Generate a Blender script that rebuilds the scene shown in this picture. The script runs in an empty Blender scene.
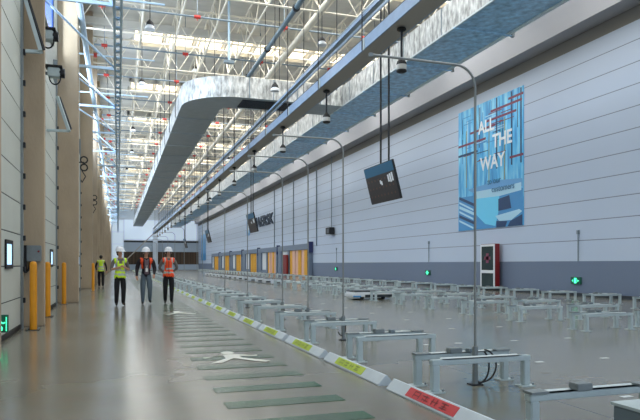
import bpy, bmesh, math, random
from mathutils import Vector, Matrix
random.seed(7)
S = bpy.context.scene; COL = S.collection
R = math.radians; PI = math.pi
TH = math.atan(202/610); CT, ST = math.cos(TH), math.sin(TH)
EYE = 1.25
def depth_y(z, x): return (z - x*ST)/CT          # depth along the lens axis -> hall coordinate

# ---------------------------------------------------------------- materials
def lin(c):
    return tuple(((v/255)/12.92 if v/255 <= .04045 else ((v/255+.055)/1.055)**2.4) for v in c)
MATS = {}
def mat(name, rgb, rough=.5, metal=0.0, emit=0.0, noise=0.0, nscale=6.0, bump=0.0, bscale=20.0, stretch=None, spec=.5, alpha=None, ecol=None):
    m = bpy.data.materials.new(name); m.use_nodes = True
    nt = m.node_tree; b = nt.nodes['Principled BSDF']
    c = lin(rgb)
    b.inputs['Base Color'].default_value = (*c, 1)
    b.inputs['Roughness'].default_value = rough
    b.inputs['Metallic'].default_value = metal
    b.inputs['Specular IOR Level'].default_value = spec
    if emit:
        b.inputs['Emission Color'].default_value = (*(lin(ecol) if ecol else c), 1)
        b.inputs['Emission Strength'].default_value = emit
    tc = nt.nodes.new('ShaderNodeTexCoord'); mp = nt.nodes.new('ShaderNodeMapping')
    nt.links.new(tc.outputs['Object'], mp.inputs['Vector'])
    if stretch: mp.inputs['Scale'].default_value = stretch
    if noise:
        n = nt.nodes.new('ShaderNodeTexNoise'); n.inputs['Scale'].default_value = nscale; n.inputs['Detail'].default_value = 5
        nt.links.new(mp.outputs[0], n.inputs['Vector'])
        r = nt.nodes.new('ShaderNodeValToRGB')
        r.color_ramp.elements[0].position = .3; r.color_ramp.elements[1].position = .7
        r.color_ramp.elements[0].color = (*[v*(1-noise) for v in c], 1)
        r.color_ramp.elements[1].color = (*[min(1, v*(1+noise)) for v in c], 1)
        nt.links.new(n.outputs['Fac'], r.inputs['Fac']); nt.links.new(r.outputs['Color'], b.inputs['Base Color'])
    if bump:
        n = nt.nodes.new('ShaderNodeTexNoise'); n.inputs['Scale'].default_value = bscale; n.inputs['Detail'].default_value = 3
        nt.links.new(mp.outputs[0], n.inputs['Vector'])
        bp = nt.nodes.new('ShaderNodeBump'); bp.inputs['Strength'].default_value = bump; bp.inputs['Distance'].default_value = .05
        nt.links.new(n.outputs['Fac'], bp.inputs['Height']); nt.links.new(bp.outputs[0], b.inputs['Normal'])
    m.diffuse_color = (*c, 1)
    MATS[name] = m
    return m

M = {}
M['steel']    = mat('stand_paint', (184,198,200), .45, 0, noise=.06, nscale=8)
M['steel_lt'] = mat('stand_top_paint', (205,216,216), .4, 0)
M['galv']     = mat('galvanised_steel', (132,140,142), .45, .2, noise=.08, nscale=12)
M['dark']     = mat('dark_metal', (34,36,40), .5, .3)
M['black']    = mat('black_rubber', (18,18,20), .6)
M['pole']     = mat('conduit_metal', (140,144,142), .4, .3)
M['white']    = mat('white_paint', (225,228,230), .45)
M['truss']    = mat('white_roof_steel', (214,206,188), .5, noise=.06, nscale=2)
M['bluesteel']= mat('pale_blue_roof_steel', (190,214,232), .4, 0)
M['pipe_g']   = mat('grey_pipe', (120,134,142), .45, .3)
M['pipe_d']   = mat('dark_pipe', (92,114,126), .4, .2)
M['red']      = mat('red_coupling', (176,48,40), .5)
M['foil']     = mat('foil_insulation', (186,187,184), .4, .5, noise=.6, nscale=4.5, bump=1.0, bscale=7, stretch=(1.5,1.5,.55))
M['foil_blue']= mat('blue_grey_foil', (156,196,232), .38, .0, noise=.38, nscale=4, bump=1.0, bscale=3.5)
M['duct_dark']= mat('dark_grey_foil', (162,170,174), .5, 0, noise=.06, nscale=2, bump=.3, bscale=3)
M['tray_blue']= mat('tray_side_metal', (126,152,182), .4, .1, noise=.08, nscale=3)
M['tray_dark']= mat('tray_underside_metal', (165,160,152), .6, 0)
M['concrete'] = mat('concrete_column', (176,158,134), .85, noise=.13, nscale=1.2, stretch=(1,1,.5), bump=.15)
M['door']     = mat('dock_door_panel', (196,200,190), .45, noise=.04, nscale=1)
M['glass_lit']= mat('daylit_pane', (150,190,230), .3, emit=1.3, ecol=(170,205,240))
M['blue_pane']= mat('blue_tinted_pane', (30,90,200), .3, emit=.8, ecol=(40,105,225))
M['yellow']   = mat('bollard_yellow', (226,150,14), .5, noise=.05)
M['yel_strip']= mat('yellow_curtain', (226,165,42), .6, noise=.08)
M['pink_strip']=mat('pale_pink_curtain', (226,180,158), .6)
M['dockgrey'] = mat('dock_frame_grey', (112,126,144), .5)
M['navy']     = mat('navy_cap', (40,48,96), .5)
M['redcab']   = mat('red_cabinet', (128,20,22), .35)
M['darkglass']= mat('dark_glass', (52,66,68), .12)
M['green_on'] = mat('lit_green', (70,235,170), .4, emit=1.6)
M['green_bg'] = mat('green_sign_body', (18,84,66), .4, emit=.15)
M['kerb']     = mat('kerb_white', (205,216,224), .6, noise=.05)
M['lime']     = mat('lime_plate', (186,208,40), .5)
M['redplate'] = mat('red_plate', (205,24,22), .45)
M['lime_ink'] = mat('lime_plate_lettering', (110,130,40), .6)
M['red_ink']  = mat('red_plate_lettering', (120,16,14), .6)
M['tag']      = mat('floor_tag_white', (215,222,222), .5)
M['pict']     = mat('floor_pictogram_white', (214,216,208), .6, noise=.05)
M['agv']      = mat('robot_white', (222,226,228), .35)
M['agv_dark'] = mat('robot_dark', (48,54,60), .4)
M['screen_bz']= mat('screen_bezel', (30,32,34), .4)
M['lamp_lens']= mat('lamp_lens', (190,190,184), .3)
M['endwall']  = mat('far_wall_panel', (214,224,234), .6, noise=.05, nscale=.3)
M['endband']  = mat('far_dark_band', (52,54,58), .7)
M['cool_grey']= mat('far_pale_band', (168,182,196), .7)
M['ceil']     = mat('roof_deck', (190,186,176), .8, noise=.16, nscale=.35, stretch=(1,3,1))
M['brownlouv']= mat('brown_shutter', (74,58,44), .8, noise=.5, nscale=2.2, stretch=(1.2,.01,.01))
M['sky_pane'] = mat('skylight_pane', (255,240,210), .5, emit=1.6)
M['skin']     = mat('skin', (200,150,122), .6)
M['hair']     = mat('black_hair', (22,18,18), .6)
M['helmet']   = mat('helmet_white', (236,238,242), .3)
M['vest_y']   = mat('vest_lime', (214,250,50), .6)
M['vest_o']   = mat('vest_orange', (255,84,34), .6)
M['reflect']  = mat('reflective_tape', (188,192,184), .4)
M['cloth_blk']= mat('black_cloth', (24,24,28), .85)
M['cloth_gry']= mat('grey_cloth', (112,108,104), .85)
M['cloth_pur']= mat('plum_grey_shirt', (112,92,100), .85)
M['cloth_nvy']= mat('dark_jacket', (32,26,34), .8)
M['jeans']    = mat('denim', (92,106,118), .85, noise=.12, nscale=14)
M['shoe']     = mat('dark_shoe', (30,28,28), .6)
M['lips']     = mat('lips', (150,80,74), .6)
M['badge']    = mat('badge_card', (232,232,228), .4)
M['textw']    = mat('white_lettering', (246,250,252), .5)
M['textnavy'] = mat('dark_blue_lettering', (24,44,66), .5)
M['textfaint']= mat('muted_blue_lettering', (60,120,160), .5)

# floor -------------------------------------------------------------
def floor_mat():
    m = bpy.data.materials.new('polished_concrete'); m.use_nodes = True; nt = m.node_tree; L = nt.links
    b = nt.nodes['Principled BSDF']; tc = nt.nodes.new('ShaderNodeTexCoord')
    n1 = nt.nodes.new('ShaderNodeTexNoise'); n1.inputs['Scale'].default_value = .35; n1.inputs['Detail'].default_value = 8
    L.new(tc.outputs['Object'], n1.inputs['Vector'])
    n2 = nt.nodes.new('ShaderNodeTexNoise'); n2.inputs['Scale'].default_value = 5; n2.inputs['Detail'].default_value = 6
    L.new(tc.outputs['Object'], n2.inputs['Vector'])
    r = nt.nodes.new('ShaderNodeValToRGB')
    r.color_ramp.elements[0].position = .32; r.color_ramp.elements[1].position = .68
    r.color_ramp.elements[0].color = (*lin((116,114,102)), 1); r.color_ramp.elements[1].color = (*lin((134,132,121)), 1)
    L.new(n1.outputs['Fac'], r.inputs['Fac'])
    mx = nt.nodes.new('ShaderNodeMixRGB'); mx.blend_type = 'MULTIPLY'; mx.inputs['Fac'].default_value = .12
    L.new(r.outputs['Color'], mx.inputs[1]); L.new(n2.outputs['Color'], mx.inputs[2])
    bc = nt.nodes.new('ShaderNodeMixRGB'); bc.blend_type = 'MIX'; bc.inputs['Fac'].default_value = 0
    # saw-cut joints every 6 m
    sp = nt.nodes.new('ShaderNodeSeparateXYZ'); L.new(tc.outputs['Object'], sp.inputs[0])
    def joint(out, off, per):
        a = nt.nodes.new('ShaderNodeMath'); a.operation = 'ADD'; a.inputs[1].default_value = off; L.new(sp.outputs[out], a.inputs[0])
        f = nt.nodes.new('ShaderNodeMath'); f.operation = 'PINGPONG'; f.inputs[1].default_value = per/2; L.new(a.outputs[0], f.inputs[0])
        g = nt.nodes.new('ShaderNodeMath'); g.operation = 'LESS_THAN'; g.inputs[1].default_value = .006; L.new(f.outputs[0], g.inputs[0])
        return g
    j1, j2 = joint('X', 200.2, 6), joint('Y', 200.5, 6)
    mxx = nt.nodes.new('ShaderNodeMath'); mxx.operation = 'MAXIMUM'; L.new(j1.outputs[0], mxx.inputs[0]); L.new(j2.outputs[0], mxx.inputs[1])
    ml = nt.nodes.new('ShaderNodeMath'); ml.operation = 'MULTIPLY'; ml.inputs[1].default_value = .5; L.new(mxx.outputs[0], ml.inputs[0])
    L.new(ml.outputs[0], bc.inputs['Fac']); L.new(mx.outputs['Color'], bc.inputs[1]); bc.inputs[2].default_value = (.08,.08,.08,1)
    L.new(bc.outputs['Color'], b.inputs['Base Color'])
    rr = nt.nodes.new('ShaderNodeMapRange'); rr.inputs['From Min'].default_value = .3; rr.inputs['From Max'].default_value = .7
    rr.inputs['To Min'].default_value = .17; rr.inputs['To Max'].default_value = .23
    L.new(n1.outputs['Fac'], rr.inputs['Value']); L.new(rr.outputs[0], b.inputs['Roughness'])
    return m
M['floor'] = floor_mat()
def stripe_mat():
    m = mat('worn_green_paint', (84,128,100), .4)
    nt = m.node_tree; L = nt.links; b = nt.nodes['Principled BSDF']
    tc = nt.nodes.new('ShaderNodeTexCoord'); n = nt.nodes.new('ShaderNodeTexNoise'); n.inputs['Scale'].default_value = 2.2; n.inputs['Detail'].default_value = 7
    L.new(tc.outputs['Object'], n.inputs['Vector']); r = nt.nodes.new('ShaderNodeValToRGB')
    r.color_ramp.elements[0].position = .36; r.color_ramp.elements[1].position = .64
    r.color_ramp.elements[0].color = (*lin((30,88,54)), 1); r.color_ramp.elements[1].color = (*lin((62,88,70)), 1)
    L.new(n.outputs['Fac'], r.inputs['Fac']); L.new(r.outputs['Color'], b.inputs['Base Color'])
    b.inputs['Roughness'].default_value = .24; b.inputs['Specular IOR Level'].default_value = .35
    return m
M['green'] = stripe_mat()
# right wall panels with level seams -----------------------------------
def wall_mat():
    m = bpy.data.materials.new('insulated_wall_panels'); m.use_nodes = True; nt = m.node_tree; L = nt.links
    b = nt.nodes['Principled BSDF']; tc = nt.nodes.new('ShaderNodeTexCoord'); sp = nt.nodes.new('ShaderNodeSeparateXYZ')
    L.new(tc.outputs['Object'], sp.inputs[0])
    a = nt.nodes.new('ShaderNodeMath'); a.operation = 'ADD'; a.inputs[1].default_value = -2.16+.76*8; L.new(sp.outputs['Z'], a.inputs[0])
    f = nt.nodes.new('ShaderNodeMath'); f.operation = 'PINGPONG'; f.inputs[1].default_value = .38; L.new(a.outputs[0], f.inputs[0])
    g = nt.nodes.new('ShaderNodeMath'); g.operation = 'LESS_THAN'; g.inputs[1].default_value = .016; L.new(f.outputs[0], g.inputs[0])
    up = nt.nodes.new('ShaderNodeMath'); up.operation = 'GREATER_THAN'; up.inputs[1].default_value = 1.5; L.new(sp.outputs['Z'], up.inputs[0])
    gg = nt.nodes.new('ShaderNodeMath'); gg.operation = 'MULTIPLY'; L.new(g.outputs[0], gg.inputs[0]); L.new(up.outputs[0], gg.inputs[1])
    n = nt.nodes.new('ShaderNodeTexNoise'); n.inputs['Scale'].default_value = .4; L.new(tc.outputs['Object'], n.inputs['Vector'])
    r = nt.nodes.new('ShaderNodeValToRGB'); r.color_ramp.elements[0].color = (*lin((186,199,217)), 1); r.color_ramp.elements[1].color = (*lin((192,204,221)), 1)
    L.new(n.outputs['Fac'], r.inputs['Fac'])
    lo = nt.nodes.new('ShaderNodeMath'); lo.operation = 'LESS_THAN'; lo.inputs[1].default_value = 1.36; L.new(sp.outputs['Z'], lo.inputs[0])
    m1 = nt.nodes.new('ShaderNodeMixRGB'); L.new(lo.outputs[0], m1.inputs['Fac']); L.new(r.outputs['Color'], m1.inputs[1]); m1.inputs[2].default_value = (*lin((112,125,146)), 1)
    m2 = nt.nodes.new('ShaderNodeMixRGB'); L.new(gg.outputs[0], m2.inputs['Fac']); L.new(m1.outputs['Color'], m2.inputs[1]); m2.inputs[2].default_value = (*lin((128,134,150)), 1)
    L.new(m2.outputs['Color'], b.inputs['Base Color']); b.inputs['Roughness'].default_value = .55
    return m
M['wall_r'] = wall_mat()
M['wall_top'] = mat('wall_recess_shade', (128,124,118), .8)  # dark tone stands in for the shade under the fascia
M['fascia']   = mat('upper_fascia', (166,166,170), .7)
M['wall_l']   = mat('left_wall_panel', (186,186,176), .7, noise=.05)
def poster_mat():
    m = bpy.data.materials.new('poster_photo_print'); m.use_nodes = True; nt = m.node_tree; L = nt.links
    b = nt.nodes['Principled BSDF']; tc = nt.nodes.new('ShaderNodeTexCoord'); mp = nt.nodes.new('ShaderNodeMapping')
    L.new(tc.outputs['Object'], mp.inputs['Vector']); mp.inputs['Scale'].default_value = (1, 3.5, .45)
    n = nt.nodes.new('ShaderNodeTexNoise'); n.inputs['Scale'].default_value = 1.3; n.inputs['Detail'].default_value = 6
    L.new(mp.outputs[0], n.inputs['Vector']); r = nt.nodes.new('ShaderNodeValToRGB'); e = r.color_ramp.elements
    e[0].position = .3; e[0].color = (*lin((60,132,200)), 1); e[1].position = .72; e[1].color = (*lin((176,236,252)), 1)
    k = e.new(.5); k.color = (*lin((96,192,240)), 1)
    L.new(n.outputs['Fac'], r.inputs['Fac']); L.new(r.outputs['Color'], b.inputs['Base Color']); b.inputs['Roughness'].default_value = .4
    return m
M['poster'] = poster_mat()
for k, c in (('p_cyan',(110,212,248)),('p_pale',(180,222,242)),('p_mid',(70,148,205)),('p_deep',(26,62,104)),('p_red',(128,60,84)),('p_gold',(150,160,120)),
             ('scr_top',(40,92,122)),('scr_body',(48,44,46)),('scr_dot',(84,60,50)),('scr_lit',(215,220,224)),('p_sky',(110,170,220))):
    M[k] = mat(k.replace('p_','print_ink_').replace('scr_','screen_picture_'), c, metal=0, rough=.4, emit=(.15 if k.startswith('scr') else 0))

# ---------------------------------------------------------------- mesh builder
class MB:
    def __init__(s): s.bm = bmesh.new(); s.mats = []
    def mi(s, m):
        if isinstance(m, str): m = M[m]
        if m not in s.mats: s.mats.append(m)
        return s.mats.index(m)
    def faces(s, vs, fs, m):
        i = s.mi(m); bv = [s.bm.verts.new(v) for v in vs]; out = []
        for f in fs:
            try: fc = s.bm.faces.new([bv[k] for k in f]); fc.material_index = i; out.append(fc)
            except ValueError: pass
        return out
    def box(s, x0, x1, y0, y1, z0, z1, m, bev=0):
        vs = [(x,y,z) for x in (x0,x1) for y in (y0,y1) for z in (z0,z1)]
        fs = [(0,1,3,2),(4,6,7,5),(0,4,5,1),(2,3,7,6),(0,2,6,4),(1,5,7,3)]
        f = s.faces(vs, fs, m)
        if bev: bmesh.ops.bevel(s.bm, geom=list({e for q in f for e in q.edges}), offset=bev, segments=2, affect='EDGES')
        return s
    def tube(s, a, b, r, m, n=8, r2=None, cap=True):
        a, b = Vector(a), Vector(b); d = (b-a)
        if d.length < 1e-6: return s
        d.normalize(); up = Vector((0,0,1)) if abs(d.z) < .95 else Vector((1,0,0))
        u = d.cross(up).normalized(); w = d.cross(u); r2 = r if r2 is None else r2
        off = PI/n if n == 4 else 0
        vs = [a + (u*math.cos(2*PI*k/n+off)+w*math.sin(2*PI*k/n+off))*r for k in range(n)] + \
             [b + (u*math.cos(2*PI*k/n+off)+w*math.sin(2*PI*k/n+off))*r2 for k in range(n)]
        fs = [(k,(k+1)%n,n+(k+1)%n,n+k) for k in range(n)]
        if cap: fs += [tuple(range(n))[::-1], tuple(range(n,2*n))]
        s.faces(vs, fs, m); return s
    def path(s, pts, r, m, n=8):
        for a, b in zip(pts, pts[1:]): s.tube(a, b, r, m, n)
        return s
    def lathe(s, c, prof, m, n=20):
        c = Vector(c); vs = []; fs = []
        for (r, z) in prof:
            for k in range(n): vs.append(c+Vector((r*math.cos(2*PI*k/n), r*math.sin(2*PI*k/n), z)))
        for j in range(len(prof)-1):
            for k in range(n): fs.append((j*n+k, j*n+(k+1)%n, (j+1)*n+(k+1)%n, (j+1)*n+k))
        fs += [tuple(range(n))[::-1], tuple(range((len(prof)-1)*n, len(prof)*n))]
        s.faces(vs, fs, m); return s
    def ball(s, c, r, m, sc=(1,1,1), u=12, v=8):
        i = s.mi(m); g = bmesh.ops.create_uvsphere(s.bm, u_segments=u, v_segments=v, radius=r)
        for q in g['verts']: q.co = Vector((q.co.x*sc[0], q.co.y*sc[1], q.co.z*sc[2]))+Vector(c)
        for f in {f for q in g['verts'] for f in q.link_faces}: f.material_index = i
        return s
    def prism(s, prof, y0, y1, m, axis='y'):      # prof: (x,z) list extruded along y
        n = len(prof)
        P = (lambda p, t: (p[0], t, p[1])) if axis == 'y' else ((lambda p, t: (t, p[0], p[1])) if axis == 'x' else (lambda p, t: (p[0], p[1], t)))
        vs = [P(p, y0) for p in prof]+[P(p, y1) for p in prof]
        fs = [(k,(k+1)%n,n+(k+1)%n,n+k) for k in range(n)]+[tuple(range(n))[::-1], tuple(range(n,2*n))]
        s.faces(vs, fs, m); return s
    def mesh(s, name, smooth=False):
        bmesh.ops.recalc_face_normals(s.bm, faces=s.bm.faces)
        me = bpy.data.meshes.new(name); s.bm.to_mesh(me); s.bm.free()
        for m in s.mats: me.materials.append(m)
        if smooth:
            for p in me.polygons: p.use_smooth = True
            try: me.set_sharp_from_angle(angle=R(40))
            except Exception: pass
        return me
    def build(s, name, parent=None, loc=None, smooth=False):
        o = bpy.data.objects.new(name, s.mesh(name, smooth)); COL.objects.link(o)
        if parent: o.parent = parent
        if loc is not None: o.location = loc
        return o
def tag(o, label, cat, group=None):
    o['label'] = label; o['category'] = cat
    if group: o['group'] = group
    return o
def struct(o): o['kind'] = 'structure'; return o
def empty(name, loc, rz=0):
    o = bpy.data.objects.new(name, None); COL.objects.link(o); o.location = loc; o.rotation_euler = (0,0,rz); o.empty_display_size = .2
    return o
def copy_tree(o, parent=None):
    c = o.copy(); COL.objects.link(c)
    if parent: c.parent = parent
    for ch in list(o.children): copy_tree(ch, c)
    return c
ORD = ['first','second','third','fourth','fifth','sixth','seventh','eighth','ninth','tenth','eleventh','twelfth','thirteenth','fourteenth','fifteenth',
       'sixteenth','seventeenth','eighteenth','nineteenth','twentieth']
def od(k):
    if k < 20: return ORD[k]
    t = ['','','twenty','thirty','forty','fifty','sixty'][(k+1)//10]; u = (k+1) % 10
    return (t+'-'+ORD[u-1]) if u else {20:'twentieth',30:'thirtieth',40:'fortieth',50:'fiftieth',60:'sixtieth'}[k+1]
def textobj(name, body, size, mt, parent, loc, rot, sx=1, ext=.004, bold=0, shear=0):
    cu = bpy.data.curves.new(name, 'FONT'); cu.body = body; cu.size = size; cu.extrude = ext; cu.offset = bold; cu.shear = shear
    cu.align_x = 'CENTER'; cu.align_y = 'CENTER'
    t = bpy.data.objects.new(name+'_src', cu); COL.objects.link(t)
    bpy.context.view_layer.update()
    me = bpy.data.meshes.new_from_object(t.evaluated_get(bpy.context.evaluated_depsgraph_get()))
    bpy.data.objects.remove(t); me.materials.clear(); me.materials.append(M[mt])
    o = bpy.data.objects.new(name, me); COL.objects.link(o); o.location = loc; o.rotation_euler = rot; o.scale = (sx,1,1)
    if parent: o.parent = parent
    return o

XW, XL, YE = 17.0, -1.85, 138.0       # right wall, left wall, far wall
# ---------------------------------------------------------------- the shell
struct(MB().box(-3, 18, -4, YE+.5, -.3, 0, 'floor').build('floor'))
struct(MB().box(-3, 18, -4, YE+.5, 14.3, 14.6, 'ceil').build('ceiling'))
w = struct(MB().box(XW, XW+.5, -4, YE+.5, 0, 9.67, 'wall_r').build('wall_right'))
MB().box(XW+.02, XW+.5, -4, YE+.5, 9.67, 10.6, 'wall_top').build('recess_shade_band', w)
MB().box(XW-.8, XW+.5, -4, YE+.5, 10.18, 14.3, 'fascia').build('upper_fascia', w)  # projection deepened to cast shade on the wall top
MB().box(XW-.16, XW-.002, -4, 54, 0, .13, 'agv_dark').build('floor_rail', w)
w = struct(MB().box(XL-.4, XL, -4, YE+.5, 0, 14.3, 'wall_l').build('wall_left'))
w = struct(MB().box(-3, 18, YE, YE+.5, 0, 14.3, 'endwall').build('wall_far'))
MB().box(1.2, XW, YE-.5, YE-.05, 5.9, 6.3, 'endband').build('dark_lintel', w)
MB().box(1.2, XW, YE-.5, YE-.05, 3.9, 5.9, 'cool_grey').build('pale_band', w)
b = MB(); b.box(1.2, XW, YE-.6, YE-.05, 0, 3.9, 'brownlouv'); b.build('brown_shutter', w)
b = MB(); b.box(1.2, 17, YE-.9, YE-.65, 0, 1.15, 'cool_grey'); b.build('low_barrier', w)
b = MB(); b.box(7.2, 8.2, YE-1.2, YE-.5, 0, 9, 'endwall'); b.build('pier', w)

M['end_glow'] = mat('glowing_end_panel', (200,214,228), .6, emit=.38, ecol=(205,222,240))  # glowing sheets added to brighten the far wall and streak the floor
o = struct(MB().box(-1.2, 1.1, YE-.1, YE-.02, .3, 10.8, 'end_glow').build('window_26'))
struct(MB().box(1.3, 16.9, YE-.1, YE-.02, 6.5, 10.8, 'end_glow').build('window_27'))
for w0, a0, a1 in ((o, -1.2, 1.1),):
    b = MB()
    for q in range(5): b.box(a0, a1, YE-.16, YE-.1, .3+2.6*q, .38+2.6*q, 'endwall')
    b.build('window_frame', w0)
# skylights
for k in range(13):
    yc = 5.3+10.1*k
    b = MB()
    for i in range(9):
        x0 = .9+1.72*i; b.box(x0, x0+1.5, yc-1.2, yc+1.2, 14.2, 14.29, 'sky_pane')
    o = struct(b.build('window_%d' % (k+1)))
    b = MB()
    for i in range(10): b.box(.78+1.72*i, .9+1.72*i, yc-1.3, yc+1.3, 14.0, 14.29, 'ceil')
    for s in (-1.3, 1.2): b.box(.7, 16.5, yc+s, yc+s+.1, 13.9, 14.29, 'ceil')
    b.build('skylight_frame', o)
    L = bpy.data.lights.new('skylight_daylight', 'AREA'); L.shape = 'RECTANGLE'; L.size = 15; L.size_y = 2.4
    L.energy = 720; L.color = (.93, .97, 1.0)
    lo = bpy.data.objects.new('skylight_daylight', L); COL.objects.link(lo); lo.location = (8.5, yc, 13.85)
# clerestory windows in the left wall
n = 14
for k in range(12):
    y0 = 17.0+10*k
    o = struct(MB().box(XL+.0, XL+.03, y0, y0+2.4, 7.7, 12.5, 'blue_pane').build('window_%d' % n)); n += 1
    b = MB()
    for yy in (y0-.06, y0+2.4): b.box(XL, XL+.07, yy, yy+.06, 7.64, 12.56, 'galv')
    for zz in (7.64, 10.1, 12.5): b.box(XL, XL+.07, y0, y0+2.4, zz, zz+.06, 'galv')
    b.build('window_frame', o)
    L = bpy.data.lights.new('clerestory_daylight', 'AREA'); L.shape = 'RECTANGLE'; L.size = 4.5; L.size_y = 6
    L.energy = 420; L.color = (.72, .86, 1.0)
    lo = bpy.data.objects.new('clerestory_daylight', L); COL.objects.link(lo); lo.location = (XL+.15, y0+1.2, 10.2); lo.rotation_euler = (0, R(-90), 0)

# ---------------------------------------------------------------- left side: columns, dock doors, bollards
cols = [(-.2, 8.0, XL, -1.42, 'nearest, cut by the left edge of the view')]
zs = [(12.3,.45,-1.42,'behind the grey control box'), (20.0,.5,-1.24,'beside the fourth-nearest bollard, widest in view')]
def column(z, dy, xr, lab, y0=None):
    y = depth_y(z, xr) if y0 is None else y0
    o = MB().box(XL, xr, y, y+dy, 0, 14.3, 'concrete', .02).build('concrete_column')
    tag(o, lab, 'column', 'concrete columns along the left wall'); return o
column(8.0, .5, -1.45, 'beige concrete column nearest the camera, cut off by the left picture edge', y0=depth_y(8.0,-1.45)-.5)
column(12.3, .3, -1.42, 'beige concrete column beside the grey control box and the nearest yellow bollard')
column(19.8, .55, -1.23, 'broad beige concrete column between the left dock doors and the lime-vested walker')
for k, z in enumerate((31.5, 37.5, 43.5, 50, 58, 67, 77, 88, 100, 113)):
    column(z, .6, -1.25 if k % 2 == 0 else -1.22, 'beige concrete column on the left wall, %s beyond the broad one' % od(k))
ndoor = 1
def dock_door(y0, y1, win):
    global ndoor
    b = MB(); zt = 6.3; ph = .6
    k = 0; z = .02
    while z < zt:
        b.box(XL+.005, XL+.07, y0, y1, z, z+ph-.02, 'door'); z += ph
    d = struct(b.build('door_%d' % ndoor)); ndoor += 1
    b = MB(); z = .02+ph
    while z < zt: b.box(XL+.005, XL+.06, y0, y1, z-.026, z, 'dark'); z += ph
    b.build('seam_seal', d)
    for yy in (y0-.13, y1+.01):
        b = MB().box(XL, XL+.11, yy, yy+.12, 0, 7.4, 'galv'); 
        for q in range(9): b.box(XL+.11, XL+.15, yy+.02, yy+.1, .5+.6*q, .6+.6*q, 'dark')
        b.build('door_track', d)
    for q in win:
        b = MB()
        for a0, a1, c0, c1 in ((q-.34,q-.28,1.17,1.66),(q+.28,q+.34,1.17,1.66),(q-.28,q+.28,1.17,1.24),(q-.28,q+.28,1.59,1.66)): b.box(XL+.07, XL+.1, a0, a1, c0, c1, 'black')
        wf = b.build('window_frame', d)
        MB().box(XL+.07, XL+.085, q-.28, q+.28, 1.24, 1.59, 'glass_lit').build('pane', wf)
    MB().box(XL+.07, XL+.1, y0+.1, y1-.1, .02, .1, 'black').build('bottom_seal', d)
    return d
def yl(px, x=XL+.08): return depth_y(610/CT*abs(x)/(118-px), x)
dock_door(yl(1.5)-1.2, yl(21), [yl(8.7)])
dock_door(yl(46)-.8, yl(56), [yl(51.4)])
for z in (23, 27.5, 33.8, 39.8, 46, 53, 61): dock_door(depth_y(z, XL), depth_y(z, XL)+2.6, [depth_y(z, XL)+1.6])

bl = ['nearest yellow bollard, in front of the grey control box', 'yellow bollard at the edge of the second dock door', 'yellow bollard against the broad concrete column',
      'yellow bollard beyond the broad column, near the distant walker','smallest yellow bollard deep along the left wall']
for k, (px, py) in enumerate(((33.3,330),(47.6,316.8),(64,304.2),(84.5,291),(90,287))):
    z = 610*EYE/(py-264); xc = (px-320)/610*z; x = xc*CT+z*ST; y = -xc*ST+z*CT
    if k == 3: x = -1.1
    t = empty('bollard', (x, y, 0)); tag(t, bl[k], 'bollard', 'yellow bollards along the left wall')
    MB().lathe((0,0,.01), [(.066,0),(.066,1.22),(.06,1.26),(.035,1.285),(.01,1.29)], 'yellow', 20).build('post', t, smooth=True)
    b = MB().box(-.12,.12,-.12,.12,0,.012,'dark')
    for sx in (-.09,.09):
        for sy in (-.09,.09): b.tube((sx,sy,.012),(sx,sy,.04),.014,'galv',6)
    b.build('base_plate', t)
# control box on the second column
y = depth_y(12.3,-1.42)
t = empty('control_box', (-1.6, y, 1.2)); tag(t, 'grey electrical control box on the column above the nearest bollard', 'control box')
MB().box(-.12,.14,-.14,.0,.1,.42,'galv',.01).build('housing', t)
MB().box(-.2,-.12,-.18,-.03,-.12,.42,'black').build('side_panel', t)
MB().path([(-.05,-.1,.1),(-.08,-.12,-.06),(-.14,-.12,-.12),(-.18,-.12,-.02)],.022,'black').build('cable', t)
MB().tube((.1,-.14,.3),(.1,-.16,.3),.02,'redcab',10).build('button', t)
tag(MB().box(-.03,.03,-.02,0,1.0,1.3,'green_bg').build('wall_notice', loc=(-1.35,depth_y(19.8,-1.3)-.001,-.1)), 'small green and white notice low on the broad concrete column', 'notice')
# green exit light low by the first door
t = empty('exit_light', (-1.77, depth_y(9.65,-1.77), .14)); t.scale = (.85,.85,.85); tag(t, 'glowing green running-man exit light at the lower left edge', 'exit sign')
MB().box(-.14,.14,-.04,.04,.03,.36,'green_bg',.008).build('housing', t)
b = MB(); b.ball((.0,-.045,.29),.026,'green_on'); b.path([(0,-.045,.26),(-.02,-.045,.18),(.04,-.045,.12),(.03,-.045,.07)],.014,'green_on')
b.path([(-.02,-.045,.18),(-.06,-.045,.12),(-.1,-.045,.12)],.014,'green_on'); b.path([(0,-.045,.25),(.05,-.045,.2),(.09,-.045,.22)],.012,'green_on'); b.path([(0,-.045,.25),(-.05,-.045,.24),(-.08,-.045,.19)],.012,'green_on')
b.tube((.11,-.045,.06),(.11,-.045,.32),.008,'green_on')
b.build('running_figure', t)
# inclined door-rail arms with motors
def arm(z, px0, py0, px1, py1, lab):
    def pt(px, py, zz=z):
        xc = (px-320)/610*zz; return Vector((xc*CT+zz*ST, -xc*ST+zz*CT, EYE+(264-py)/610*zz))
    a, b_ = pt(px0, py0), pt(px1, py1)
    t = empty('inclined_rail', a); tag(t, lab, 'rail bracket')
    d = b_-a
    b = MB()
    for o in (-.06, .06): b.tube((0,o,0), d+Vector((0,o,0)), .05, 'steel', 4)
    b.build('rail', t)
    b = MB().tube(d, (XL-a.x, d.y, d.z-.02), .045, 'steel', 4); b.build('bracket', t)
    b = MB().tube(d*.0+Vector((.05,0,.0)), d+Vector((.05,0,.05)), .035, 'dark', 6); b.build('cable_carrier', t)
    return t
arm(11.9, 22, -12, 41, 52, 'upper slanting grey rail bracket above the nearest dock door')
arm(16.2, 57.5, 97, 69, 131, 'lower slanting grey rail bracket on the second dock door')
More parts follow.
